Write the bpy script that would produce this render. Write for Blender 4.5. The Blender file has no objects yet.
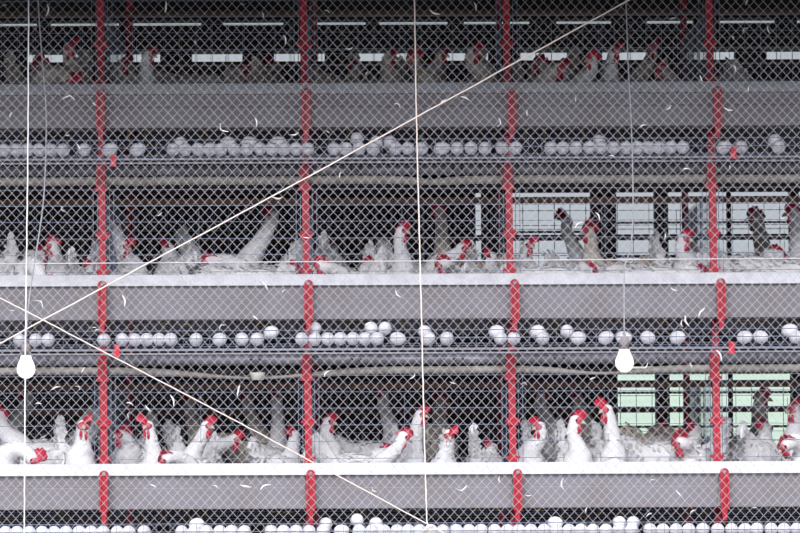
import bpy, bmesh, math, random
from mathutils import Vector, Matrix, noise
random.seed(7)
sc = bpy.context.scene
C = sc.collection
PI = math.pi

# ------------------------------------------------------------------ camera
FPX = 3437.0
CAM = Vector((0, -11.0, 1.5))
cd = bpy.data.cameras.new('camera'); cam = bpy.data.objects.new('camera', cd); C.objects.link(cam)
cd.sensor_width = 36; cd.lens = FPX / 800 * 36; cd.clip_start = .1; cd.clip_end = 400
CR = Matrix.Rotation(PI/2 + math.atan(185.5/FPX), 3, 'X') @ Matrix.Rotation(-.0042, 3, 'Z')
cam.matrix_world = Matrix.Translation(CAM) @ CR.to_4x4()
sc.camera = cam

# ------------------------------------------------------------------ light
w = bpy.data.worlds.new('overcast_sky'); sc.world = w; w.use_nodes = True
bg = w.node_tree.nodes['Background']
bg.inputs[0].default_value = (.84, .92, 1.0, 1); bg.inputs[1].default_value = .5
sd = bpy.data.lights.new('hazy_sun', 'SUN'); sd.energy = 5.2; sd.angle = math.radians(50); sd.color = (.97, .955, 1)
so = bpy.data.objects.new('hazy_sun', sd); C.objects.link(so)
so.rotation_euler = (math.radians(53), 0, math.radians(-8))     # high in front of the racks, veiled by cloud
sc.view_settings.view_transform = 'Standard'; sc.view_settings.look = 'None'
sc.view_settings.exposure = 0.15; sc.view_settings.gamma = 1; sc.view_settings.use_curve_mapping = False

def at(px, py, Y):                                   # photo pixel -> point on the plane y = Y
    d = CR @ Vector(((px - 400) / FPX, -(py - 266.5) / FPX, -1))
    return CAM + d * ((Y - CAM.y) / d.y)

# ------------------------------------------------------------------ materials
def mat(name, col, rough=.6, metal=0, var=.12, scale=30, tint=None, bump=0, emit=0):
    m = bpy.data.materials.new(name); m.use_nodes = True
    nt = m.node_tree; b = nt.nodes['Principled BSDF']
    b.inputs['Roughness'].default_value = rough; b.inputs['Metallic'].default_value = metal
    tc = nt.nodes.new('ShaderNodeTexCoord'); n = nt.nodes.new('ShaderNodeTexNoise')
    n.inputs['Scale'].default_value = scale; n.inputs['Detail'].default_value = 4
    nt.links.new(tc.outputs['Object'], n.inputs['Vector'])
    r = nt.nodes.new('ShaderNodeValToRGB')
    c2 = tint if tint else tuple(c * (1 - 2 * var) for c in col)
    r.color_ramp.elements[0].position = .35; r.color_ramp.elements[1].position = .62
    r.color_ramp.elements[0].color = (*c2, 1); r.color_ramp.elements[1].color = (*col, 1)
    nt.links.new(n.outputs['Fac'], r.inputs['Fac']); nt.links.new(r.outputs['Color'], b.inputs['Base Color'])
    if bump:
        bp = nt.nodes.new('ShaderNodeBump'); bp.inputs['Strength'].default_value = bump; bp.inputs['Distance'].default_value = .004
        nt.links.new(n.outputs['Fac'], bp.inputs['Height']); nt.links.new(bp.outputs['Normal'], b.inputs['Normal'])
    if emit:
        b.inputs['Emission Color'].default_value = (1, .98, .95, 1); b.inputs['Emission Strength'].default_value = emit
    return m
M = dict(
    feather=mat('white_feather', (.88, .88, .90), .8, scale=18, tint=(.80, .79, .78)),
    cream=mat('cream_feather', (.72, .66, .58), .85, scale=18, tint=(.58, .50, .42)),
    wisp=mat('wisp_feather', (.92, .92, .92), .8, scale=40, var=.02),
    comb=mat('red_comb', (.60, .035, .075), .5, scale=90, tint=(.42, .015, .04), bump=.3),
    face=mat('red_face_skin', (.66, .14, .18), .6, scale=120, tint=(.5, .05, .09)),
    beak=mat('horn_beak', (.66, .50, .38), .4, scale=60),
    eye=mat('dark_eye', (.03, .015, .01), .15),
    leg=mat('yellow_leg', (.34, .26, .13), .6, scale=80),
    red=mat('red_paint', (.50, .008, .032), .4, scale=25, tint=(.38, .006, .022)),
    galv=mat('galvanised_wire', (.17, .20, .27), .45, .5, scale=40, var=.1),
    trough=mat('trough_sheet', (.255, .245, .27), .55, .1, scale=9, tint=(.225, .205, .215)),
    lip=mat('pale_trough_rim', (.78, .79, .84), .6, scale=22, tint=(.66, .66, .70), bump=.2),
    pipe=mat('grey_pipe', (.30, .30, .34), .45, .3, scale=20),
    belt=mat('beige_belt', (.46, .44, .40), .7, scale=14, tint=(.34, .31, .27)),
    brown=mat('rusty_brown_pipe', (.12, .065, .04), .7, scale=30),
    dark=mat('dark_bolt', (.05, .05, .06), .5),
    egg=mat('white_eggshell', (.90, .90, .96), .5, scale=12, var=.02),
    fence=mat('bright_fence_wire', (.56, .54, .60), .5, .2, scale=60, var=.08),
    twine=mat('cream_twine', (.90, .80, .74), .8, scale=300, tint=(.78, .64, .57)),
    white_twine=mat('white_twine', (.95, .95, .94), .8, scale=300, var=.04),
    cord=mat('grey_cord', (.50, .50, .55), .6, scale=40),
    socket=mat('grey_socket', (.32, .28, .29), .5),
    bulb=mat('white_bulb', (.95, .95, .95), .25, var=.0, emit=1.0),
    clip=mat('red_plastic', (.72, .02, .06), .35),
    cup=mat('cream_plastic', (.92, .90, .80), .45, var=.02),
    earth=mat('grey_concrete', (.21, .20, .185), .9, scale=3, bump=.3),
    wall=mat('dark_wall', (.03, .027, .025), .9, scale=5),
    roof=mat('roof_sheet', (.05, .048, .048), .8, scale=5),
    grass=mat('meadow', (.42, .54, .42), .9, scale=.4, tint=(.36, .47, .36)),
    mould=mat('droppings', (.05, .04, .035), .9, scale=60),
)
# ------------------------------------------------------------------ mesh helpers
class MB:
    def __init__(s): s.v = []; s.f = []
    def box(s, x0, x1, y0, y1, z0, z1):
        n = len(s.v)
        s.v += [(x, y, z) for z in (z0, z1) for y in (y0, y1) for x in (x0, x1)]
        s.f += [tuple(n + i for i in q) for q in ((0, 2, 3, 1), (4, 5, 7, 6), (0, 1, 5, 4), (2, 6, 7, 3), (0, 4, 6, 2), (1, 3, 7, 5))]
        return s
    def tube(s, pts, r, seg=6, cap=True):
        pts = [Vector(p) for p in pts]; n0 = len(s.v); side = None
        for i, p in enumerate(pts):
            t = (pts[min(i + 1, len(pts) - 1)] - pts[max(i - 1, 0)]).normalized()
            if side is None:
                side = t.cross(Vector((0, 0, 1)) if abs(t.z) < .9 else Vector((0, 1, 0))).normalized()
            side = (side - t * side.dot(t)).normalized(); up = t.cross(side)
            rr = r[i] if isinstance(r, (list, tuple)) else r
            for k in range(seg):
                a = 2 * PI * (k + .5) / seg
                s.v.append(tuple(p + side * (math.cos(a) * rr) + up * (math.sin(a) * rr)))
        for i in range(len(pts) - 1):
            for k in range(seg):
                a = n0 + i * seg + k; b = n0 + i * seg + (k + 1) % seg
                s.f.append((a, a + seg, b + seg, b))
        if cap:
            s.f.append(tuple(n0 + k for k in range(seg)))
            e = n0 + (len(pts) - 1) * seg
            s.f.append(tuple(e + k for k in reversed(range(seg))))
        return s
    def lathe(s, prof, seg=16, mtx=None):            # prof: (r, z)
        n0 = len(s.v); mtx = mtx or Matrix()
        for r, z in prof:
            for k in range(seg):
                a = 2 * PI * k / seg
                s.v.append(tuple(mtx @ Vector((r * math.cos(a), r * math.sin(a), z))))
        for i in range(len(prof) - 1):
            for k in range(seg):
                a = n0 + i * seg + k; b = n0 + i * seg + (k + 1) % seg
                s.f.append((a, b, b + seg, a + seg))
        s.f.append(tuple(n0 + k for k in reversed(range(seg))))
        e = n0 + (len(prof) - 1) * seg
        s.f.append(tuple(e + k for k in range(seg)))
        return s
    def ell(s, c, rx, ry, rz, mtx=None, seg=12, rings=8):
        m = (mtx or Matrix()).to_3x3(); c = Vector(c); n0 = len(s.v)
        for i in range(1, rings):
            th = PI * i / rings
            for k in range(seg):
                a = 2 * PI * k / seg
                s.v.append(tuple(c + m @ Vector((rx * math.sin(th) * math.cos(a), ry * math.sin(th) * math.sin(a), -rz * math.cos(th)))))
        for i in range(rings - 2):
            for k in range(seg):
                a = n0 + i * seg + k; b = n0 + i * seg + (k + 1) % seg
                s.f.append((a, b, b + seg, a + seg))
        s.v.append(tuple(c - m @ Vector((0, 0, rz)))); p = len(s.v) - 1
        for k in range(seg): s.f.append((n0 + (k + 1) % seg, n0 + k, p))
        s.v.append(tuple(c + m @ Vector((0, 0, rz)))); p = len(s.v) - 1; e = n0 + (rings - 2) * seg
        for k in range(seg): s.f.append((e + k, e + (k + 1) % seg, p))
        return s
    def prism(s, prof, x0, x1):                      # closed (y, z) outline extruded along x
        n0 = len(s.v); n = len(prof)
        s.v += [(x0, y, z) for y, z in prof] + [(x1, y, z) for y, z in prof]
        for k in range(n):
            a = n0 + k; b = n0 + (k + 1) % n
            s.f.append((a, b, b + n, a + n))
        s.f.append(tuple(n0 + k for k in reversed(range(n)))); s.f.append(tuple(n0 + n + k for k in range(n)))
        return s
    def mesh(s, name, m, smooth=False):
        me = bpy.data.meshes.new(name); me.from_pydata(s.v, [], s.f); me.update()
        me.materials.append(M[m])
        if smooth:
            me.polygons.foreach_set('use_smooth', [True] * len(me.polygons))
        return me
    def build(s, name, m, parent=None, smooth=False, loc=None):
        return put(name, s.mesh(name, m, smooth), parent, loc)
def put(name, me, parent=None, loc=None, rot=None):
    o = bpy.data.objects.new(name, me); C.objects.link(o)
    if parent: o.parent = parent
    if loc is not None: o.location = loc
    if rot is not None: o.rotation_euler = rot
    return o
def tag(o, label, cat, group=None):
    o['label'] = label; o['category'] = cat
    if group: o['group'] = group
    return o
def thing(name, label, cat, loc=(0, 0, 0), rz=0, group=None):
    o = bpy.data.objects.new(name, None); C.objects.link(o); o.empty_display_size = .05
    o.location = loc; o.rotation_euler = (0, 0, rz)
    return tag(o, label, cat, group)
def struct(o, label, cat):
    o['kind'] = 'structure'; return tag(o, label, cat)

# ------------------------------------------------------------------ the setting
FENCE_Y = -.70
WALL_Y = 2.3
struct(MB().box(-9, 9, -9, WALL_Y + .12, -.12, 0).build('floor', 'earth'), 'grey concrete floor under the cage racks and the aisle', 'floor')
struct(MB().prism([(WALL_Y + .12, -.06), (8, -.06), (45, 2.95), (60, 3.0), (60, -.3), (WALL_Y + .12, -.3)], -60, 60).build('meadow', 'grass'), 'pale green grassy bank seen through the openings behind the cages', 'meadow')
rf = MB().prism([(-1.25, 2.98), (WALL_Y + .4, 4.1), (WALL_Y + .4, 4.18), (-1.25, 3.04)], -6, 6)
struct(rf.build('ceiling', 'roof'), 'dark roof sheet over the cage racks', 'roof')
for s, nm in ((-1, 'left'), (1, 'right')):  # unseen side walls, added to keep side light off the racks
    struct(MB().box(s * 4.6, s * 4.5, -.9, WALL_Y + .12, 0, 3.6).build('wall_' + nm, 'wall'), 'dark end wall of the hen house to the ' + nm, 'wall')
# rear wall with the openings that the photo shows as bright patches
wb = MB()
def wx(px): return at(px, 300, WALL_Y).x
def wz(py): return at(400, py, WALL_Y).z
cols = [-4.5, wx(476), wx(482), wx(512), wx(592), wx(617), wx(656), wx(669), wx(792), wx(800), 4.5]
Z0, ZT = 0, 4.05
zA, zB, zC, zM0, zM1 = wz(189), wz(275), wz(462), wz(367), wz(275)               # openings: top, sill of the short one, sill of the tall one
zs0, zs1, zt0, zt1 = wz(63), wz(50), wz(24.5), wz(19.2)  # slots under the roof
wb.box(-4.5, 4.5, WALL_Y, WALL_Y + .1, zt1, ZT)
wb.box(-4.5, 4.5, WALL_Y, WALL_Y + .1, zs1, zt0)
wb.box(-4.5, 4.5, WALL_Y, WALL_Y + .1, zA, zs0)
holes = {1: zB, 3: zB, 5: zC, 7: zC, 9: zB}
for i in range(10):
    sill = holes.get(i, zA)
    wb.box(cols[i], cols[i + 1], WALL_Y, WALL_Y + .1, Z0, sill)
    if sill == zC: wb.box(cols[i], cols[i + 1], WALL_Y, WALL_Y + .1, zM0, zM1)
for k in range(-14, 15):
    wb.box(k * .32 - .02 + .05, k * .32 + .05 + .10, WALL_Y + .01, WALL_Y + .09, zs0, zs1)
    wb.box(k * .32 - .13, k * .32 - .13 + random.uniform(.04, .14), WALL_Y + .01, WALL_Y + .09, zt0, zt1)
struct(wb.build('wall_back', 'wall'), 'dark rear wall with bright openings behind the racks', 'wall')
for i, (a, b, sill) in enumerate(((3, 4, zB), (5, 6, zC), (7, 8, zC))):       # louvre frames in the openings
    e = bpy.data.objects.new('window_%d' % (i + 1), None); C.objects.link(e)
    e.location = (cols[a], WALL_Y + .04, sill)
    struct(e, 'louvred opening in the rear wall, ' + ('narrow one beside the dark pillar', 'middle one behind the hanging bulb', 'wide one at the right')[i], 'window')
    wd = cols[b] - cols[a]; ht = zA - sill; n = int(ht / .13)
    me = MB().box(0, wd, -.006, .006, -.003, .003).mesh('slat', 'wall')
    for k in range(1, n):
        put('slat', me, e, (0, 0, ht * k / n), (math.radians(20), 0, 0))
    if i == 2:
        put('mullion', MB().box(-.008, .008, -.02, .02, 0, ht).mesh('mullion', 'wall'), e, (wd * .5, 0, 0))

# ------------------------------------------------------------------ rack layout
TIER = [at(400, y, -.12).z for y in (82.3, 273.8, 463.0)]         # top of each trough rim
TN = ('top', 'middle', 'lowest')
LEAN = -.0092                                                      # posts lean a little
ZR = TIER[1]
def lx(z): return (z - ZR) * LEAN
P0 = at(102.8, 274, -.02).x; PS = (at(713.8, 274, -.02).x - P0) / 3
POST = [P0 + PS * k for k in range(4)]
BAYX = [P0 + PS * k for k in range(-1, 5)]
BN = ('left of the leftmost red post', 'between first and second red posts', 'between second and third red posts', 'between third and fourth red posts', 'right of the rightmost red post')
BN2 = ('far left', 'second from left', 'middle', 'second from right', 'far right')
XA, XB = BAYX[0] - .3, BAYX[-1] + .3
def floor_z(t, Y):
    if Y > .52: Y = 1.04 - Y                         # the rear row slopes the other way
    return TIER[t] - .196 + .191 * Y

# posts ---------------------------------------------------------------
ORD = ('leftmost', 'second from left', 'third from left', 'rightmost')
def bracket_mesh():
    m = MB(); pr = []
    for k in range(9):
        a = PI * k / 8; pr.append((.0145 * math.cos(a), .0145 * math.sin(a)))
    pr += [(-.0125, -.118), (.0125, -.118)]
    n = len(pr); m.v += [(x, -.003, z) for x, z in pr] + [(x, .006, z) for x, z in pr]
    m.f.append(tuple(range(n - 1, -1, -1))); m.f.append(tuple(range(n, 2 * n)))
    for k in range(n): m.f.append((k, (k + 1) % n, (k + 1) % n + n, k + n))
    for s in (-1, 1): m.box(s * .0108 - .003, s * .0108 + .003, -.016, -.003, -.116, -.004)
    m.box(-.008, .008, -.004, .12, -.13, -.116)
    m.box(-.007, .007, -.002, .012, -.15, -.116)
    return m.mesh('bracket', 'red')
brk = bracket_mesh()
bolt = MB().lathe([(.0068, 0), (.0068, .003), (.0045, .006), (.001, .006)], 8, Matrix.Rotation(PI/2, 4, 'X')).mesh('bolt', 'socket')
fl = MB().box(-.024, .024, -.014, .014, -.004, .004).box(-.018, .018, -.018, .014, .004, .010).box(-.016, .016, -.017, .014, -.014, -.004).mesh('collar', 'red')
foot = MB().box(-.022, .022, -.016, .014, -.003, .005).box(-.014, .014, -.015, .012, -.02, -.003).mesh('collar', 'red')
sleeve = MB().box(-.0145, .0145, -.014, .013, 0, .075).box(-.02, .02, -.016, .014, -.006, .004).mesh('sleeve', 'red')
for i, x in enumerate(POST):
    t = thing('rack_post', 'bright red painted steel rack post with collars, ' + ORD[i] + ' of the four', 'post', (x, -.02, 0), group='red rack posts')
    m = MB(); z1 = 3.4
    n = 0
    for z in (0, z1):
        m.v += [(lx(z) - .011, -.011, z), (lx(z) + .011, -.011, z), (lx(z) + .011, .011, z), (lx(z) - .011, .011, z)]
    m.f += [(0, 1, 5, 4), (1, 2, 6, 5), (2, 3, 7, 6), (3, 0, 4, 7), (0, 3, 2, 1), (4, 5, 6, 7)]
    m.build('upright', 'red', t)
    for tz in TIER:
        put('collar', fl, t, (lx(tz), 0, tz + .132))
        put('collar', foot, t, (lx(tz), 0, tz + .016))
        put('sleeve', sleeve, t, (lx(tz), 0, tz - .330))
        b = put('bracket', brk, t, (lx(tz) + .010, -.136, tz - .034))
        put('bolt', bolt, b, (0, -.003, .002))
# troughs, egg trays, pipes, belts ---------------------------------------
def trough(t, rear=False):
    s = -1 if rear else 1; Yo = 1.04 if rear else 0
    z = TIER[t]
    e = thing('feed_trough', ('long grey sheet-metal feed trough on the %s tier, rear row' if rear else 'long grey sheet-metal feed trough with pale rim on the %s tier, front row') % TN[t], 'trough', (0, Yo, z), group='feed troughs')
    if rear: e.rotation_euler = (0, 0, PI)
    for k in range(5 if not rear else 1):             # sheet sections butted at the posts
        x0, x1 = (BAYX[k] + .002, BAYX[k + 1] - .002) if not rear else (XA, XB)
        if not rear and k == 0: x0 = XA
        if not rear and k == 4: x1 = XB
        MB().prism([(-.127, -.036), (-.1235, -.075), (-.1265, -.0785), (-.121, -.142), (-.052, -.146), (-.05, .0), (-.0525, .0), (-.055, -.143),
                    (-.118, -.138), (-.122, -.08), (-.1205, -.075), (-.124, -.036)], x0, x1).build('trough_face', 'trough', e)
    MB().prism([(-.140, -.036), (-.108, -.002), (-.104, .001), (-.106, -.008), (-.133, -.036)], XA, XB).build('rim', 'lip', e)
    MB().prism([(-.120, -.139), (-.057, -.142), (-.057, -.055), (-.112, -.055)], XA, XB).build('feed', 'belt', e)['kind'] = 'stuff'
    return e
for t in range(3): trough(t)
for t in range(3): trough(t, True)

TOFF = (-.006, 0, -.008)
def egg_tray(t):
    z = TIER[t] + TOFF[t]
    e = thing('egg_tray', 'wire egg collecting tray under the %s feed trough' % TN[t], 'egg tray', (0, 0, z), group='egg trays')
    fz = lambda y: -.204 + .191 * y
    m = MB()
    for k in range(3):
        y = -.165 + k * .045
        m.tube([(XA, y, fz(y) - .001), (XB, y, fz(y) - .001)], .0013, 4)
    m.build('floor_wires', 'galv', e)
    m = MB()
    n = int((XB - XA) / .042)
    for k in range(n):
        x = XA + k * .042
        m.tube([(x, -.045, fz(-.045)), (x, -.165, fz(-.165)), (x, -.172, fz(-.165) + .006), (x, -.172, -.180)], .0009, 4, False)
    m.build('cross_wires', 'galv', e)
    for zz in (-.180, -.205):
        MB().tube([(XA, -.172, zz), (XB, -.172, zz)], .0016, 5).build('front_wire', 'galv', e)
    for zz, yy in ((-.2410, -.172), (-.2525, -.166)):
        MB().tube([(XA, yy, zz), (XB, yy, zz)], .0034, 6).build('rail', 'pipe', e)
    for x in BAYX:
        m = MB().box(-.003, .003, -.168, -.002, -.256, -.249); m.build('strut', 'galv', e, loc=(x + .03, 0, 0))
for t in range(3): egg_tray(t)

bolt2 = MB().lathe([(.006, 0), (.006, .004), (.001, .005)], 8, Matrix.Rotation(PI/2, 4, 'X')).mesh('bolt', 'dark')
for t in range(3):
    z = TIER[t]
    e = thing('support_pipe', 'grey round support pipe with dark bolts below the %s egg tray' % TN[t], 'pipe', (0, 0, z), group='grey support pipes')
    MB().tube([(XA, .022, -.268), (XB, .022, -.268)], .0165, 14).build('tube', 'pipe', e, True)
    for k in range(5):
        for q in (-.17, .16):
            for d in (-.013, .013):
                put('bolt', bolt2, e, (BAYX[k] + PS / 2 + q + d, .006, -.268))
    e = thing('manure_belt', 'beige fabric dropping belt edge running under the %s tier' % TN[t], 'belt', (0, 0, z), group='dropping belts')
    m = MB(); N = 160; pts = []
    for k in range(N + 1):
        x = XA + (XB - XA) * k / N
        d = .0; th = .013
        def dip(c, wdt, a): return a * math.exp(-((x - c) / wdt) ** 2)
        if t == 0:
            d = dip(at(432, 180, 0).x, .07, .006) + dip(at(137, 180, 0).x, .05, .003)
            th = .0135 - dip(at(430, 180, 0).x, .05, .004)
        elif t == 1:
            d = dip(at(257, 372, 0).x, .26, .024) + dip(at(603, 372, 0).x, .15, .014)
            th = .012 - dip(at(257, 372, 0).x, .2, .008) - dip(at(603, 372, 0).x, .14, .007)
        d += .002 * noise.noise(Vector((x * 3, t * 5, 0)))
        zc = -.301 - d
        pts.append((x, zc, th))
    for x, zc, th in pts:
        for a in range(8):
            g = 2 * PI * a / 8
            m.v.append((x, .006 + .016 * math.cos(g), zc + th * math.sin(g)))
    for i in range(N):
        for a in range(8):
            p = i * 8 + a; q = i * 8 + (a + 1) % 8
            m.f.append((p, p + 8, q + 8, q))
    m.f.append(tuple(range(8))); m.f.append(tuple(N * 8 + a for a in range(7, -1, -1)))
    m.build('belt_edge', 'belt', e, True)
    MB().box(XA, XB, .02, .5, -.308, -.300).build('belt_sheet', 'mould', e)
for t in range(3):
    e = MB().tube([(XA, .12, 0), (XB, .12, 0)], .0105, 10).build('drinker_pipe', 'brown', None, True, (0, 0, TIER[t] + .250))
    tag(e, 'rusty brown drinker pipe near the roof of the %s tier cages' % TN[t], 'pipe', 'drinker pipes')
    e = MB().tube([(XA, .93, 0), (XB, .93, 0)], .0105, 10).build('drinker_pipe', 'brown', None, True, (0, 0, TIER[t] + .178))
    tag(e, 'dark brown pipe crossing the rear row cages of the %s tier' % TN[t], 'pipe', 'drinker pipes')

# cages ---------------------------------------------------------------
HW = [.280, .228, .176, .122, .070, .015]
def wiremesh(segs, r, name, seg=4):
    m = MB()
    for a, b in segs: m.tube([a, b], r, seg, False)
    return m.mesh(name, 'galv')
hw = wiremesh([((.012, 0, 0), (PS - .012, 0, 0))], .0015, 'bar')
vw = wiremesh([((0, .001, .0), (0, .001, .280))], .0016, 'upright_wire')
vs = wiremesh([((0, .001, .066), (0, .001, .222))], .0011, 'upright_wire')
part_m = wiremesh([((0, y * .045 + .012, -.17), (0, y * .045 + .012, .27)) for y in range(12)] + [((0, .004, z * .055 - .16), (0, .49, z * .055 - .16)) for z in range(8)], .0012, 'partition')
back_m = wiremesh([((x * .053 + .006, 0, -.09), (x * .053 + .006, 0, .27)) for x in range(12)] + [((.004, 0, z), (PS - .004, 0, z)) for z in (-.06, .02, .10, .18, .27)], .0010, 'back_panel')
floor_m = wiremesh([((x * .052, 0, -.196), (x * .052, .5, -.1005)) for x in range(13)] + [((.004, y * .05, -.196 + .191 * y * .05), (PS - .004, y * .05, -.196 + .191 * y * .05)) for y in range(11)], .0011, 'floor_grid')
for t in range(3):
    for b in range(5):
        z = TIER[t]
        for rear in (0, 1):
            lab = 'front wire cage on the %s tier, %s' % (TN[t], BN[b]) if not rear else 'dim wire hen cage of the %s tier in the rear row, %s bay' % (TN[t], BN2[b])
            x0 = BAYX[b] + lx(z)
            e = thing('wire_cage', lab, 'cage', (x0, 0, z) if not rear else (x0 + PS, 1.04, z), PI if rear else 0, 'wire cages in the front row' if not rear else 'wire cages in the rear row')
            for h in HW: put('bar', hw, e, (0, 0, h))
            for dx in (.019, .033, PS - .033, PS - .019): put('upright_wire', vw, e, (dx, 0, 0))
            put('upright_wire', vs, e, (PS * .47, 0, 0))
            put('partition', part_m, e, (.005, 0, 0))
            if b == 4: put('partition', part_m, e, (PS - .005, 0, 0))
            put('back_panel', back_m, e, (0, .5, 0))
            put('floor_grid', floor_m, e)
# dim posts of the rear row
rp = MB().box(-.011, .011, -.011, .011, 0, 3.4).mesh('rear_post', 'red')
for i, x in enumerate(BAYX[1:5]):
    tag(put('rear_post', rp, None, (x, 1.065, 0)), 'dim red post of the rear rack row, ' + ORD[i], 'post', 'rear rack posts')

# ------------------------------------------------------------------ hens
def catmull(P, n):
    out = []
    for i in range(len(P) - 1):
        p0 = P[max(i - 1, 0)]; p1 = P[i]; p2 = P[i + 1]; p3 = P[min(i + 2, len(P) - 1)]
        for k in range(n):
            u = k / n
            out.append([.5 * (2 * b + (c - a) * u + (2 * a - 5 * b + 4 * c - d) * u * u + (3 * b - a - 3 * c + d) * u ** 3) for a, b, c, d in zip(p0, p1, p2, p3)])
    out.append(list(P[-1])); return out
leg_me = {}
for s in (-1, 1):
    m = MB().tube([(s * .034, -.015, .13), (s * .036, .004, .07), (s * .036, -.006, .008)], [.012, .0065, .005], 6)
    for a in (-.6, 0, .6): m.tube([(s * .036, -.006, .006), (s * .036 + .03 * math.sin(a), -.006 - .035 * math.cos(a), .003)], [.0045, .003], 5)
    m.tube([(s * .036, -.006, .006), (s * .036, .016, .003)], [.004, .0025], 5)
    leg_me[s] = m.mesh('leg', 'leg', True)
def wing_mesh(s, mt):
    m = MB(); N = 14; K = 12
    for i in range(N + 1):
        u = i / N; y = -.085 + .205 * u
        h = .056 * (math.sin(PI * min(1, u * 1.0 + .02)) ** .55) * (1 - .55 * u) + .003
        for k in range(K):
            a = 2 * PI * k / K
            zz = .168 + .012 * u + math.sin(a) * h
            bulge = .009 * math.sin(PI * min(1, u + .05)) ** .6
            xx = .058 - .024 * u * u - 5 * (zz - .155) ** 2 + math.cos(a) * bulge
            xx += .0025 * math.sin(zz * 300 + u * 6) * (math.cos(a) > 0)
            m.v.append((s * xx, y, zz))
    for i in range(N):
        for k in range(K):
            a = i * K + k; b = i * K + (k + 1) % K
            m.f.append((a, b, b + K, a + K) if s > 0 else (a, a + K, b + K, b))
    m.f.append(tuple(range(K))); m.f.append(tuple(N * K + k for k in range(K)))
    return m.mesh('wing', mt, True)
wings = {(s, mt): wing_mesh(s, mt) for s in (-1, 1) for mt in ('feather', 'cream')}

FLOCK = []
def hen(t, label, px=None, py=None, Yh=.05, yaw=0, hyaw=None, pitch=0, f=.12, side=0., root=None, mt='feather', flop=1, far=False, tail=1., group=None, s=1.0, cs=1.0):
    """px, py, Yh: where the head is in the photo and its depth; yaw of the body (0 = towards the aisle), hyaw of the head"""
    hyaw = yaw if hyaw is None else hyaw
    if math.cos(math.radians(yaw)) < -.3:             # turned away: keep the tail inside the cage
        if root: root = (root[0], max(root[1], .18 if tail >= .6 else .24), root[2])
        elif Yh < .5: Yh = max(Yh, .42)
    A = math.radians(yaw)
    fw = Vector((math.sin(A), -math.cos(A), 0)); rt = Vector((math.cos(A), math.sin(A), 0))
    if root is None: r = at(px, py + 2.5, Yh) - fw * f * s - rt * side * s
    else: r = at(root[0], 300, root[1])
    FLOCK.append(dict(t=t, label=label, px=px, py=py, Yh=Yh, yaw=yaw, hyaw=hyaw, pitch=pitch, root=root, mt=mt, flop=flop, far=far, tail=tail, group=group, s=s, cs=cs, r=Vector((r.x, r.y)), y0=r.y, x0=r.x))

def settle():
    """nudge crowded hens apart on the cage floor so that their bodies stand side by side"""
    def ends(h):
        a = math.radians(h['yaw']); d = Vector((math.sin(a), -math.cos(a)))
        return h['r'] + d * .06 * h['s'], h['r'] - d * .10 * h['s']
    def closest(p, q, u, v):
        best = None
        for i in range(6):
            for j in range(6):
                a = p.lerp(q, i / 5); b = u.lerp(v, j / 5); d = (a - b).length
                if best is None or d < best[0]: best = (d, a - b)
        return best
    RB = .066
    for it in range(220):
        for i, h in enumerate(FLOCK):
            for g in FLOCK[i + 1:]:
                if g['t'] != h['t'] or (g['r'] - h['r']).length > .34: continue
                d, n = closest(*ends(h), *ends(g)); need = RB * (h['s'] + g['s'])
                if d < need:
                    n = n.normalized() if d > 1e-4 else Vector((0, 1))
                    k = n * (need - d) * .5; wh = 3 if h['far'] else 2 if h['root'] else 1; wg = 3 if g['far'] else 2 if g['root'] else 1
                    h['r'] += k * (wh / (wh + wg)); g['r'] -= k * (wg / (wh + wg))
                    if it > 30:                          # squeezed: turn side by side and shrink a little
                        for o in (h, g): o['s'] = max(.84, o['s'] - .0012)
        for h in FLOCK:
            if h['y0'] > .5: continue
            a = math.radians(h['yaw']); reach = abs(math.sin(a)) * .09 + .055
            k = max(0, min(4, sum(h['r'].x > q for q in POST)))
            lo, hi = BAYX[k] + reach, BAYX[k + 1] - reach
            lim = .07 if h['root'] or h['far'] else .038
            h['r'].x = max(h['x0'] - lim, min(h['x0'] + lim, max(lo, min(hi, h['r'].x)))); back = .11 * max(0, math.cos(a)) + .06
            front = .10 * max(0, -math.cos(a)) + .06
            h['r'].y = max(front + .03, min(.49 - back, h['r'].y))

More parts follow.
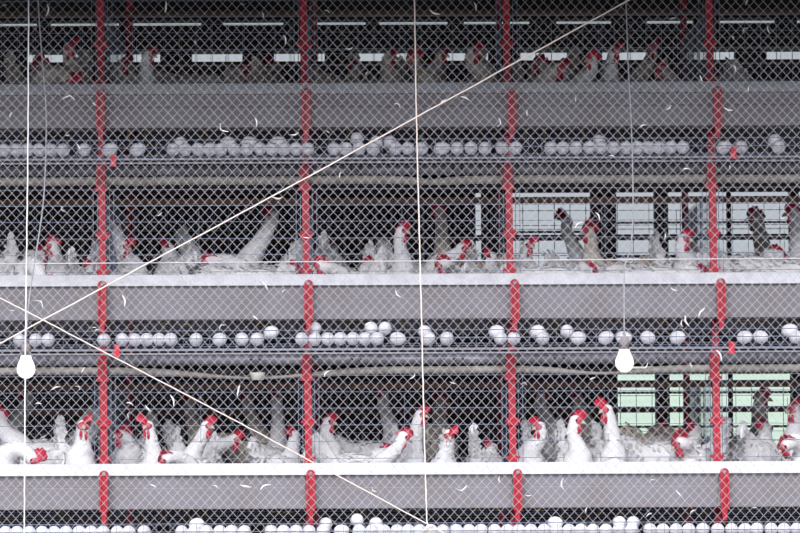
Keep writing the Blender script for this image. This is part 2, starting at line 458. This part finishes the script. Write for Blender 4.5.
def build_hen(t, label, px, py, Yh, yaw, hyaw, pitch, root, mt, flop, far, tail, group, s, cs, r, y0, x0):
    A = math.radians(yaw); H = math.radians(hyaw - yaw)
    fw = Vector((math.sin(A), -math.cos(A), 0)); rt = Vector((math.cos(A), math.sin(A), 0))
    r = Vector((r.x, r.y, floor_z(t, max(r.y, 0))))
    if root is None:
        hp = at(px, py + 2.5, Yh + max(-.08, min(.30, r.y - y0)))
        v = hp - r
        f = max(-.02, min(.21, v.dot(fw) / s)); side = max(-.11, min(.11, v.dot(rt) / s)); hz = max(.12, min(.42, v.z / s))
    else: hz = root[2]; f = .12; side = 0
    e = thing('hen', label, 'hen', r, A, group or 'hens on the %s tier' % TN[t])
    e.scale = (s, s, s)
    # local: forward is -y
    hd = Vector((math.sin(H) * math.cos(pitch), -math.cos(H) * math.cos(pitch), math.sin(pitch)))
    hc = Vector((side, -f, hz))
    S = Vector((0, -.083, .185))
    up = max(-.7, min(1, (hz - .215) / .08))
    P1 = S + Vector((0, -.03, .035 + .03 * max(up, 0)))
    P2 = hc + Vector((0, 0, -.065 * up)) - hd * (.012 + .05 * (1 - abs(up)))
    def bz(u): return S * (1 - u) ** 3 + P1 * 3 * u * (1 - u) ** 2 + P2 * 3 * u * u * (1 - u) + hc * u ** 3
    ctl = [(0, .205, .245 + .075 * tail, .004, .012), (0, .185, .232 + .065 * tail, .008, .030), (0, .150, .212 + .025 * tail, .016, .036), (0, .10, .172, .042, .047),
           (0, .03, .155, .060, .070), (0, -.035, .145, .064, .076), (0, -.072, .155, .055, .072)]
    ctl += [(*bz(.12), .046, .048), (*bz(.35), .033, .034), (*bz(.62), .0255, .027), (*bz(.85), .0225, .0235)]
    te = (hc - bz(.9)).normalized()
    ctl += [(*hc, .0205, .022), (*(hc + te * .014), .0165, .018), (*(hc + te * .0215), .004, .004)]
    n = 3 if far else 4
    R = catmull(ctl, n); K = 16 if far else 22
    nn = len(R); seed = random.random() * 50
    verts = []; faces = []; fr = []
    sd = Vector((1, 0, 0))
    for i, (x, y, z, rw, rh) in enumerate(R):
        p = Vector((x, y, z))
        q0 = Vector(R[max(i - 1, 0)][:3]); q1 = Vector(R[min(i + 1, nn - 1)][:3]); tg = (q1 - q0).normalized()
        sd = (sd - tg * sd.dot(tg)).normalized(); no = tg.cross(sd)
        rw = max(rw, .002); rh = max(rh, .002)
        amp = .007 * min(1, rw / .06) if i < nn - 10 else .0
        for k in range(K):
            a = 2 * PI * k / K
            d = sd * math.cos(a) * rw + no * math.sin(a) * rh
            v = p + d
            if amp: v = v + d.normalized() * (amp * (noise.noise(Vector((v.x * 38, v.y * 22, v.z * 26 + seed))) + .5 * noise.noise(v * 90)))
            dist = (v - hc).length
            v = v + hd * (.011 * math.exp(-(dist / .022) ** 2))
            verts.append(tuple(v)); fr.append((v, d.normalized(), tg))
    for i in range(nn - 1):
        for k in range(K):
            a = i * K + k; b = i * K + (k + 1) % K
            faces.append((a, b, b + K, a + K))
    faces.append(tuple(reversed(range(K)))); faces.append(tuple((nn - 1) * K + k for k in range(K)))
    m = MB(); m.v = verts; m.f = faces
    m.build('body', mt, e, True)
    # loose contour feathers
    m = MB(); cnt = 90 if far else 300
    lo, hi = n * 1, nn - n * 3
    for _ in range(cnt):
        i = random.randint(lo, hi); k = random.randrange(K)
        v, d, tg = fr[i * K + k]
        neck = (i > n * 7); L = (.016 if neck else .026) * random.uniform(.7, 1.3); W = L * .36
        b = -tg; sdv = b.cross(d).normalized()
        b0 = v - d * .002
        tip = b0 + b * L + d * L * random.uniform(.12, .42) + sdv * random.uniform(-.004, .004)
        mid = b0 + b * L * .55 + d * L * .22
        q = len(m.v)
        m.v += [tuple(b0), tuple(mid + sdv * W), tuple(tip), tuple(mid - sdv * W)]
        m.f += [(q, q + 1, q + 2), (q, q + 2, q + 3)]
    pl = m.build('plumage', mt, e, True); pl['kind'] = 'stuff'
    for sg in (-1, 1):
        put('wing', wings[sg, mt], e); put('leg', leg_me[sg], e)
    # head furniture
    u = (Vector((0, 0, 1)) - hd * hd.z).normalized(); l = u.cross(hd).normalized()
    B = Matrix((l, -hd, u)).transposed()                 # columns: side, back, up
    m = MB(); top = .017; N = 13; rows = 4
    for i in range(N):
        q = i / (N - 1); a0 = .030 - .058 * q                    # along head, front to back
        spike = (abs(math.sin(q * PI * 4.5)) ** .7)
        hh = (.009 + .024 * math.sin(PI * (q * .86 + .12))) * (.55 + .45 * spike) * cs
        for j in range(rows):
            g = j / (rows - 1)
            lean = flop * .026 * g * g * cs
            th = .0042 * (1 - .75 * g)
            for sg in (1, -1):
                m.v.append(tuple(hc + hd * (a0 * (1 + .15 * g) + .004) + u * (top - .004 - .010 * (abs(q - .35) ** 2) * 4 + hh * g) + l * (lean + sg * th)))
    def vi(i, j, k): return (i * rows + j) * 2 + k
    for i in range(N - 1):
        for j in range(rows - 1):
            m.f.append((vi(i, j, 0), vi(i + 1, j, 0), vi(i + 1, j + 1, 0), vi(i, j + 1, 0)))
            m.f.append((vi(i, j, 1), vi(i, j + 1, 1), vi(i + 1, j + 1, 1), vi(i + 1, j, 1)))
        m.f.append((vi(i, rows - 1, 0), vi(i + 1, rows - 1, 0), vi(i + 1, rows - 1, 1), vi(i, rows - 1, 1)))
    for i in (0, N - 1):
        for j in range(rows - 1): m.f.append((vi(i, j, 0), vi(i, j + 1, 0), vi(i, j + 1, 1), vi(i, j, 1)))
    m.build('comb', 'comb', e, True)
    MB().ell(hc + hd * .0165 + u * .001, .0205, .0165, .0150, B, 12, 8).build('face_skin', 'face', e, True)
    for sg in (-1, 1):
        MB().ell(hc + hd * .018 - u * .027 + l * (sg * .008), .0055, .0095, .0165 * cs, B, 10, 7).build('wattle', 'comb', e, True)
        if not far:
            MB().ell(hc + hd * .017 + u * .004 + l * (sg * .0195), .0028, .0042, .0042, B, 8, 6).build('eye', 'eye', e, True)
    bm_ = MB().tube([hc + hd * .024 - u * .002, hc + hd * .036 - u * .004, hc + hd * .044 - u * .010], [.009, .0065, .0012], 8)
    bm_.build('beak', 'beak', e, True)
    return e

# lowest tier, front rank (photo pixels of the heads)
L = 2
hen(L, 'white hen cut off by the left edge on the lowest tier, red face turned left', 0, 414, .10, -60, -80)
hen(L, 'white hen feeding low in the lowest trough left of the leftmost post, red comb down', 31, 455, .0, 35, 60, -.7, f=.17)
hen(L, 'upright white hen facing out just left of the leftmost post, lowest tier', 83, 424, .05, 20, 10)
hen(L, 'white hen half hidden behind the leftmost post, lowest tier, facing left', 122, 433, .10, -15, -45)
hen(L, 'white hen with a broad floppy comb standing tall right of the leftmost post, lowest tier', 149, 424, .06, 10, -25, flop=-1, cs=1.25)
hen(L, 'white hen bending to the lowest trough between two upright hens, comb down left', 165, 456, -.02, -20, -55, -.6, f=.17)
hen(L, 'upright white hen looking right under the slanting twine, lowest tier', 205, 424, .05, 15, 60, cs=1.1)
hen(L, 'hunched white hen with dark red comb looking right under the slanting twine', 233, 437, .14, 40, 65, -.2, f=.15)
hen(L, 'white hen with its back to the aisle right of the slanting twine, lowest tier', root=(268, .17, .30), yaw=150, tail=.3)
hen(L, 'white hen with outstretched neck looking right beside the second post, lowest tier', 327, 420, .05, 5, 70)
hen(L, 'white hen with low back and hidden head right of the second post, lowest tier', root=(356, .14, .22), yaw=100, tail=-.4)
hen(L, 'white hen arching its neck right and down, left of the central string', 402, 434, .05, 65, 85, -.35, f=.19)
hen(L, 'white hen right at the central string with raised red comb, lowest tier', 419, 413, .09, 15, 60)
hen(L, 'small headed white hen facing out between central string and third post, lowest tier', 449, 432, .04, 0, 5, -.35, flop=1.2)
hen(L, 'white hen turned away with its pointed tail up, left of the third post, lowest tier', root=(473, .12, .24), yaw=165, tail=1.0)
hen(L, 'white hen nearest the third post on its right, looking left, lowest tier', 541, 425, .05, 0, -50, flop=-1)
hen(L, 'white hen looking right with its comb reaching sideways, lowest tier', 574, 419, .06, 10, 65, flop=1.2)
hen(L, 'tallest white hen of the lowest tier, looking left below the right bulb', 608, 408, .06, 10, -50, flop=-1, cs=1.2)
hen(L, 'white hen with rounded back below the green opening, head turned away', root=(645, .16, .26), yaw=115, hyaw=160, tail=-.2)
hen(L, 'white hen feeding with a large pink comb just left of the rightmost post', 680, 440, .0, -35, -60, -.45, f=.18, cs=1.3)
hen(L, 'greyish white hen just right of the rightmost post, lowest tier, facing away', root=(742, .16, .26), yaw=160, tail=.2)
hen(L, 'white hen at the right edge feeding low in the lowest trough, red comb showing', 786, 442, .03, -40, -60, -.6, f=.17)
# lowest tier, second rank
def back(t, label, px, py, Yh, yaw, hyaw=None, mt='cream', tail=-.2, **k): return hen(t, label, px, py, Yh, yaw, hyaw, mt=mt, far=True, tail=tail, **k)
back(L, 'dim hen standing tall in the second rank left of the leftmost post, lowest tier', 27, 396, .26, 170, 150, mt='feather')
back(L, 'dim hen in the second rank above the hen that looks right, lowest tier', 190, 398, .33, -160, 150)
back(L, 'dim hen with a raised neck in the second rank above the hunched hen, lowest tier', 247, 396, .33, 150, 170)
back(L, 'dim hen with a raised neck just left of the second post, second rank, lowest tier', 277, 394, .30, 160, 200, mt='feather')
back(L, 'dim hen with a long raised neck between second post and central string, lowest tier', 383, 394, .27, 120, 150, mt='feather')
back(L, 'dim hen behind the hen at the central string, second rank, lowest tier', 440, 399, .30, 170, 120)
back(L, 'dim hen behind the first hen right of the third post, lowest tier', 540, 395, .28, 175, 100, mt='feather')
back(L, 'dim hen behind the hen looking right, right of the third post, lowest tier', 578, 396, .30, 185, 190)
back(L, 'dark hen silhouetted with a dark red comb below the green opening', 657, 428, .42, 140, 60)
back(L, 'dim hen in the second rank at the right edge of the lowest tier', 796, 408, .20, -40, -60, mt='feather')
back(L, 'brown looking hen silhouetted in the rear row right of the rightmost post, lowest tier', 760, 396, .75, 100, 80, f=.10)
# middle tier
L = 1
hen(L, 'white hen rump at the left edge of the middle tier', root=(22, .13, .22), yaw=110, tail=-.5)
hen(L, 'white hen with red comb looking left, crossed by the grey cord, middle tier', 54, 243, .09, -30, -70, -.2, f=.14)
hen(L, 'white hen beside the leftmost post with tail raised, middle tier', root=(82, .17, .24), yaw=170, tail=.6)
hen(L, 'white hen lowest in the trough at left, only the comb above the rim', 41, 281, -.03, 20, 30, -.8, f=.19)
hen(L, 'white hen with red wattles just right of the leftmost post, middle tier', 124, 244, .06, 15, 50, -.2, f=.14)
hen(L, 'greyish hen showing a rounded back, middle of the bay right of leftmost post, middle tier', root=(160, .15, .26), yaw=200, tail=-.3)
hen(L, 'white hen with lowered head and red comb under the twine, middle tier', 206, 259, .02, -50, -75, -.5, f=.17)
hen(L, 'large hen turned away with upright neck left of the second post, middle tier', 272, 213, .22, 60, 160, f=.14)
hen(L, 'white hen with low back left of the second post, middle tier', root=(245, .12, .21), yaw=95, tail=-.6)
hen(L, 'white hen feeding with face pressed against the second post, middle tier', 322, 263, -.03, -35, -75, -.3, f=.17)
hen(L, 'white hen right of the second post with raised tail, middle tier', root=(336, .20, .24), yaw=175, tail=.2)
hen(L, 'upright white hen looking right left of the central string, middle tier', 400, 229, .07, 30, 75, f=.13, cs=1.1)
hen(L, 'greyish hen with rounded back left of the upright hen at the central string', root=(366, .15, .24), yaw=130, tail=-.4)
hen(L, 'white hen with bright red comb feeding right of the central string, middle tier', 443, 262, -.02, -25, -65, -.45, f=.18, cs=1.3)
hen(L, 'white hen with dark red comb looking right, right of the central string, middle tier', 460, 246, .07, 50, 70, -.2, f=.16)
hen(L, 'greyish hen with its back to the aisle left of the third post, middle tier', root=(489, .2, .28), yaw=160, tail=-.2)
hen(L, 'white hen with red face just right of the third post, middle tier', 527, 243, .09, 0, 40, -.1)
hen(L, 'white hen with low back beneath the silhouetted hens, middle tier', root=(553, .12, .2), yaw=100, tail=-.6)
hen(L, 'white hen with low back below the pale opening, middle tier', root=(640, .13, .19), yaw=80, tail=-.7)
hen(L, 'white hen with low back right of the silhouetted pair, middle tier', root=(597, .15, .2), yaw=130, tail=-.6)
hen(L, 'white hen looking right just left of the rightmost post, middle tier', 682, 237, .08, 20, 60, f=.13)
hen(L, 'greyish hen with low back just right of the rightmost post, middle tier', root=(735, .15, .22), yaw=120, tail=-.4)
hen(L, 'white hen at the right edge of the middle tier with low back', root=(783, .13, .24), yaw=60, hyaw=120, tail=-.4)
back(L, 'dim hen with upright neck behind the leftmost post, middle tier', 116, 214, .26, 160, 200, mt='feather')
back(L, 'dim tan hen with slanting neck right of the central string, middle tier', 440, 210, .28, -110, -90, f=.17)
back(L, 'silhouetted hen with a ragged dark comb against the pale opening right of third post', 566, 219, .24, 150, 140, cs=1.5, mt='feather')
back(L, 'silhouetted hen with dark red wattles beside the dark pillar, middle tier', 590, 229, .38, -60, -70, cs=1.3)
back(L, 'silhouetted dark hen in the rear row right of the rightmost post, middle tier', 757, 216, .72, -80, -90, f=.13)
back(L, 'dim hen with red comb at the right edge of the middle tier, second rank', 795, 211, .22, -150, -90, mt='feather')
# top tier
L = 0
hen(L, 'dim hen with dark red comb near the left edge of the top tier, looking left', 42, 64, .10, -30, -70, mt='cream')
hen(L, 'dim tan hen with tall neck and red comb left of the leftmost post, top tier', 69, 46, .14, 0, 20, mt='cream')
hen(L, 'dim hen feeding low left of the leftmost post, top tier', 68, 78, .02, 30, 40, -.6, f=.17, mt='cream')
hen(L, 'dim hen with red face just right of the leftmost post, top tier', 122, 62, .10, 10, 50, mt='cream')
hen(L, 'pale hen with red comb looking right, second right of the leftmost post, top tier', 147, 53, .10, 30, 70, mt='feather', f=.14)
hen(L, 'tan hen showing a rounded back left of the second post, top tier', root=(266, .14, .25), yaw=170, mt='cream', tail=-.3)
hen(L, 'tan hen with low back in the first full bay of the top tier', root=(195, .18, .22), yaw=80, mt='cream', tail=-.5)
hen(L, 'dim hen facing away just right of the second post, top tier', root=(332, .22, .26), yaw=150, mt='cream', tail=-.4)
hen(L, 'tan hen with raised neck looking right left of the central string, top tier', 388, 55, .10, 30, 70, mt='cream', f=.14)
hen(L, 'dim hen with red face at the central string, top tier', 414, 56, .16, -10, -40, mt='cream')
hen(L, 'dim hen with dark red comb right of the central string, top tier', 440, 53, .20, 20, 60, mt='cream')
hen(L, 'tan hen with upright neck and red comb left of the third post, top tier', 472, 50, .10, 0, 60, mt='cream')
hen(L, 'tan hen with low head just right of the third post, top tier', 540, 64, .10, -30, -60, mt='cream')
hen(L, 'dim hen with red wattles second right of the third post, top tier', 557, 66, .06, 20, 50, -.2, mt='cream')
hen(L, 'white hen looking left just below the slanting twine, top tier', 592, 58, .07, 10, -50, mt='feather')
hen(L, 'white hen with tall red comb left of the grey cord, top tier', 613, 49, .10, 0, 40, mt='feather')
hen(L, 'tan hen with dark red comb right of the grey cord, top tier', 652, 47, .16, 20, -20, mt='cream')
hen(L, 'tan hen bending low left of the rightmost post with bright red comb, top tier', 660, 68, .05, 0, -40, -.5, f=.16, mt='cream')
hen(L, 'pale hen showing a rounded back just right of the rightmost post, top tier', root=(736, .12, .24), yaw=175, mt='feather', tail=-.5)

settle()
for h in FLOCK: build_hen(**h)

# ------------------------------------------------------------------ eggs
def egg_mesh():
    m = MB(); pr = []
    N = 12
    for i in range(N + 1):
        th = PI * i / N; z = -math.cos(th) * .0275
        r = .0212 * math.sin(th) * (1 - .10 * math.cos(th) * -1 * .8)
        pr.append((max(r, .0004), z))
    return m.lathe(pr, 16).mesh('egg', 'egg', True)
egg_me = egg_mesh()
E1 = [4, 16, 27.5, 39, 51, 63, 84, 110, 138, 173, 185, 198, 210, 221, 234, 247, 260, 272, 284, 296, 308, 334, 346, 359, 373, 395.5, 408, 421.5, 442, 457, 471, 485, 502, 515.5, 551, 563, 576, 589.5, 601, 613.6, 626, 637.5, 648.5, 659.5, 671, 683, 724, 741, 779]
U1 = [180, 227.5, 249, 278, 357, 376, 390, 600, 776]
E2 = [19.7, 35.4, 48, 103.7, 122, 134.6, 146.5, 159, 171, 196, 219.7, 242, 257, 301.6, 314.7, 328, 340.4, 352.8, 365, 377, 398, 428, 447, 500.5, 514, 542.5, 578.5, 606, 624, 648, 678, 745, 761, 797]
U2 = [271, 314.5, 371, 385, 425, 497, 538, 567.5, 791]
E3 = [5, 17, 29, 42, 54, 65.6, 79, 91, 103, 117, 129, 144, 181.6, 194, 206.6, 219.7, 231.5, 244.6, 271, 283.5, 296, 309, 323, 341.7, 359, 372, 384, 397, 408.5, 420, 431.5, 443, 456.4, 469, 481, 494.5, 507.6, 519, 531, 544, 556.5, 569, 581, 593, 606, 619, 632, 650, 663, 676, 689, 703, 718, 731.7, 745, 757, 771, 784, 797]
U3 = [196, 325.5, 357, 376, 556, 620, 634]
YE = -.137
for t, (E, U, py) in enumerate(((E1, U1, 149), (E2, U2, 339), (E3, U3, 530))):
    ez = TIER[t] + TOFF[t] - .204 + .191 * YE + .0238
    for k, px in enumerate(E + U):
        upper = k >= len(E)
        x = at(px, py, YE).x
        o = put('egg', egg_me)
        rz = random.uniform(0, PI); tilt = random.uniform(1.2, 1.75)
        y = YE + random.uniform(-.001, .006)
        if upper:
            y = YE + .035; zz = ez + .016 + .191 * .035 + (.012 if px in (314.5, 371, 385, 357) else .0)
        else: zz = ez + random.uniform(0, .001)
        # lie with the long axis mostly away from the viewer, some across
        near = min([abs(px - q) for q in (U if upper else E) if q != px] + [99])
        rz = random.uniform(-.25, .25) if near < 15 else random.choice((random.uniform(-.35, .35), random.uniform(.6, 1.2)))
        o.location = (x, y, zz); o.rotation_euler = (tilt, 0, rz)
        bay = sum(x > q for q in POST)
        tag(o, ('white egg raised behind others on the %s egg tray, %s' if upper else 'white egg on the %s egg tray, %s') % (TN[t], BN[bay]), 'egg', ('raised eggs on the %s egg tray, %s' if upper else 'eggs on the %s egg tray, %s') % (TN[t], BN[bay]))

# red clips on the egg trays, cream cup under the belt -----------------------
clip_m = MB().box(-.0085, .0085, -.004, .004, -.019, .014).box(-.0095, .0095, -.006, .004, -.021, -.012).box(-.0095, .0095, -.006, .005, .008, .016).mesh('tray_clip', 'clip')
for (px, py), nm in zip(((113.5, 160), (117, 350), (733.5, 152), (731.5, 347)), ('beside the leftmost post, topmost egg tray', 'beside the leftmost post, middle egg tray', 'beside the rightmost post, topmost egg tray', 'beside the rightmost post, middle egg tray')):
    tag(put('tray_clip', clip_m, None, at(px, py, -.18)), 'small red plastic clip on the tray rail ' + nm, 'clip', 'red tray clips')
c = at(257.5, 380.0, -.036)
e = thing('drip_cup', 'cream plastic cup hooked on the sagging belt left of the second post', 'cup', c)
MB().lathe([(.019, 0), (.0245, .021), (.0255, .0235), (.023, .0235), (.017, .003)], 20).build('bowl', 'cup', e, True)
MB().tube([(0, .02, .012), (0, .028, .022), (0, .04, .026)], .003, 6).build('hook', 'cup', e)

# ------------------------------------------------------------------ hanging bulbs
def bulb(px, py, cordpx, label):
    Yb = -.42
    p = at(px, py, Yb)
    e = thing('light_bulb', label, 'light bulb', p, group='hanging light bulbs')
    prof = [(.001, -.0305), (.011, -.0285), (.020, -.0225), (.0265, -.013), (.0285, -.002), (.0275, .008), (.0235, .019), (.0185, .029), (.0165, .037), (.0160, .0405)]
    MB().lathe(prof, 24).build('glass', 'bulb', e, True)
    MB().lathe([(.0150, .0405), (.0150, .052), (.0165, .053), (.0165, .066), (.012, .076), (.0045, .082), (.0045, .09)], 16).build('socket', 'socket', e, True)
    q = [at(a, b, Yb) - p for a, b in cordpx] + [Vector((0, 0, .088))]
    c = catmull([tuple(v) for v in q], 6)
    MB().tube(c, .0024, 6).build('cord', 'cord', e, True)
bulb(26, 368.8, [(36, -40), (38, 0), (41, 45), (46, 110), (45.5, 160), (43, 205), (36, 254), (29, 300)], 'white light bulb hanging at the left beside the vertical string')
bulb(624.5, 362.5, [(625, -40), (626, 0), (628, 60), (631.5, 130), (633, 200), (631, 246), (625, 266), (624, 300)], 'white light bulb hanging at the right below the middle tier')

# ------------------------------------------------------------------ chain-link fence
PX = at(409.2, 300, FENCE_Y).x - at(400, 300, FENCE_Y).x          # diamond width
PZ = at(400, 300, FENCE_Y).z - at(400, 310.0, FENCE_Y).z          # diamond height
FX0 = -1.80; NW = int(3.6 / (PX / 2)); FZ = 2.98; NZ = int((FZ - .06) / (PZ / 2))
fe = thing('chain_link_fence', 'fine diamond mesh chain-link fence standing in front of the cage racks', 'fence', (0, FENCE_Y, 0))
fm = []
for par in (0, 1):
    m = MB(); pts = []
    for i in range(NZ + 1):
        a = (i + par) % 2
        pts.append((a * PX / 2, (.0014 if a else -.0014), .06 + i * PZ / 2))
    m.tube(pts, .00088, 4, False)
    fm.append(m.mesh('wire', 'fence'))
for j in range(NW):
    put('wire', fm[j % 2], fe, (FX0 + j * PX / 2, 0, 0))
zt = at(400, 261.5, FENCE_Y).z
MB().tube([(FX0, -.004, zt - .004), (-FX0, -.004, zt + .006)], .0018, 5).build('tension_wire', 'fence', fe)
for zz in (.06, FZ): MB().tube([(FX0, 0, zz), (-FX0, 0, zz)], .016, 10).build('rail', 'pipe', fe, True)
for x in (FX0, -FX0): MB().tube([(x, 0, 0), (x, 0, FZ + .02)], .022, 12).build('fence_post', 'pipe', fe, True)

# strings in front of the fence
SY = FENCE_Y - .02
def string(pp, r, m, label, knot=None):
    pts = [at(a, b, SY) for a, b in pp]
    fine = []
    for a, b in zip(pts, pts[1:]):
        for k in range(24): fine.append(a.lerp(b, k / 24) + Vector((random.uniform(-.0006, .0006), 0, random.uniform(-.0006, .0006))))
    fine.append(pts[-1])
    e = thing('string', label, 'string', pts[0], group='strings across the fence')
    MB().tube([p - pts[0] for p in fine], r, 6).build('strand', m, e, True)
    if knot:
        k0 = at(*knot, SY - .004) - pts[0]; mm = MB()
        for _ in range(9):
            d = Vector((random.uniform(-1, 1), random.uniform(-.4, .1), random.uniform(-1, .5))).normalized()
            mm.tube([k0, k0 + d * .008, k0 + d * .016 + Vector((random.uniform(-.006, .006), 0, -.004))], [.0028, .0018, .0008], 5)
        mm.ell(k0, .006, .005, .006).build('knot', m, e, True)
string([(29, -60), (28, 150), (25.5, 340), (24.5, 480), (24, 600)], .0022, 'white_twine', 'white string hanging straight down near the left edge')
string([(413.5, -60), (416, 100), (421, 300), (425.5, 480), (427, 524)], .0024, 'twine', 'pale pinkish string hanging down at the centre, knotted at the bottom', (427.5, 527))
string([(690, -33), (629, 0), (308, 177), (43, 320), (-30, 360)], .0023, 'twine', 'cream twine slanting from upper right down to the left edge')
string([(-40, 277), (0, 298), (43, 320), (240, 423), (440, 531), (520, 575)], .0019, 'twine', 'thin cream twine slanting from the left edge down to the bottom centre')

# ------------------------------------------------------------------ feathers caught in the fence
fms = []
for k in range(5):
    m = MB(); N = 8; L_ = .030; cv = (.004, -.005, .002, .010, -.003)[k]
    row = []
    for i in range(N + 1):
        u = i / N; x = cv * math.sin(PI * u); z = L_ * u
        wv = .0018 * math.sin(PI * min(1, u * .85 + .08)) * (1 if k != 3 else .6) + .0004
        j = random.uniform(-.001, .001)
        m.v += [(x - wv + j, 0, z), (x, -.0018, z + .002), (x + wv + j, 0, z)]
    for i in range(N):
        a = i * 3
        m.f += [(a, a + 1, a + 4, a + 3), (a + 1, a + 2, a + 5, a + 4)]
    fms.append(m.mesh('feather', 'wisp'))
FP = [(7, 5), (47, 4), (165, 13), (75, 100), (92, 103), (12, 112), (70, 135), (195, 40), (241, 3), (262, 12), (330, 13), (353, 47), (365, 75), (220, 123), (255, 118), (290, 135),
      (283, 35), (330, 133), (400, 108), (440, 14), (476, 11), (440, 105), (527, 110), (497, 127), (460, 97), (575, 102), (670, 20), (745, 5), (748, 28), (770, 33), (733, 40), (733, 65),
      (700, 75), (745, 92), (733, 110), (666, 110), (640, 128), (80, 150), (62, 206), (162, 212), (190, 240), (283, 197), (303, 237), (318, 172), (340, 178), (615, 157), (683, 170), (730, 165),
      (780, 216), (665, 233), (600, 220), (575, 228), (10, 310), (43, 308), (122, 295), (100, 330), (92, 328), (85, 367), (80, 390), (52, 390), (268, 290), (282, 293), (258, 320), (225, 325),
      (365, 325), (395, 290), (324, 377), (240, 385), (635, 315), (678, 290), (685, 315), (683, 327), (692, 368), (640, 368), (716, 350), (705, 308), (415, 373), (450, 382), (527, 385),
      (590, 380), (42, 404), (126, 403), (145, 405), (130, 412), (170, 395), (218, 488), (260, 490), (240, 485), (455, 488), (500, 483), (525, 495), (564, 490), (676, 490), (655, 480),
      (586, 513), (652, 513), (690, 514), (757, 508), (372, 487), (150, 485)]
for k, (px, py) in enumerate(FP):
    sc_ = random.choice((.45, .6, .7, .9, 1.15))
    o = put('feather', fms[k % 5], None, at(px, py, FENCE_Y - .004), (random.uniform(-.2, .2), random.uniform(0, 2 * PI), 0))
    o.scale = (sc_,) * 3
    tag(o, 'small white feather wisp caught in the chain-link fence', 'feather', 'feathers caught in the fence')
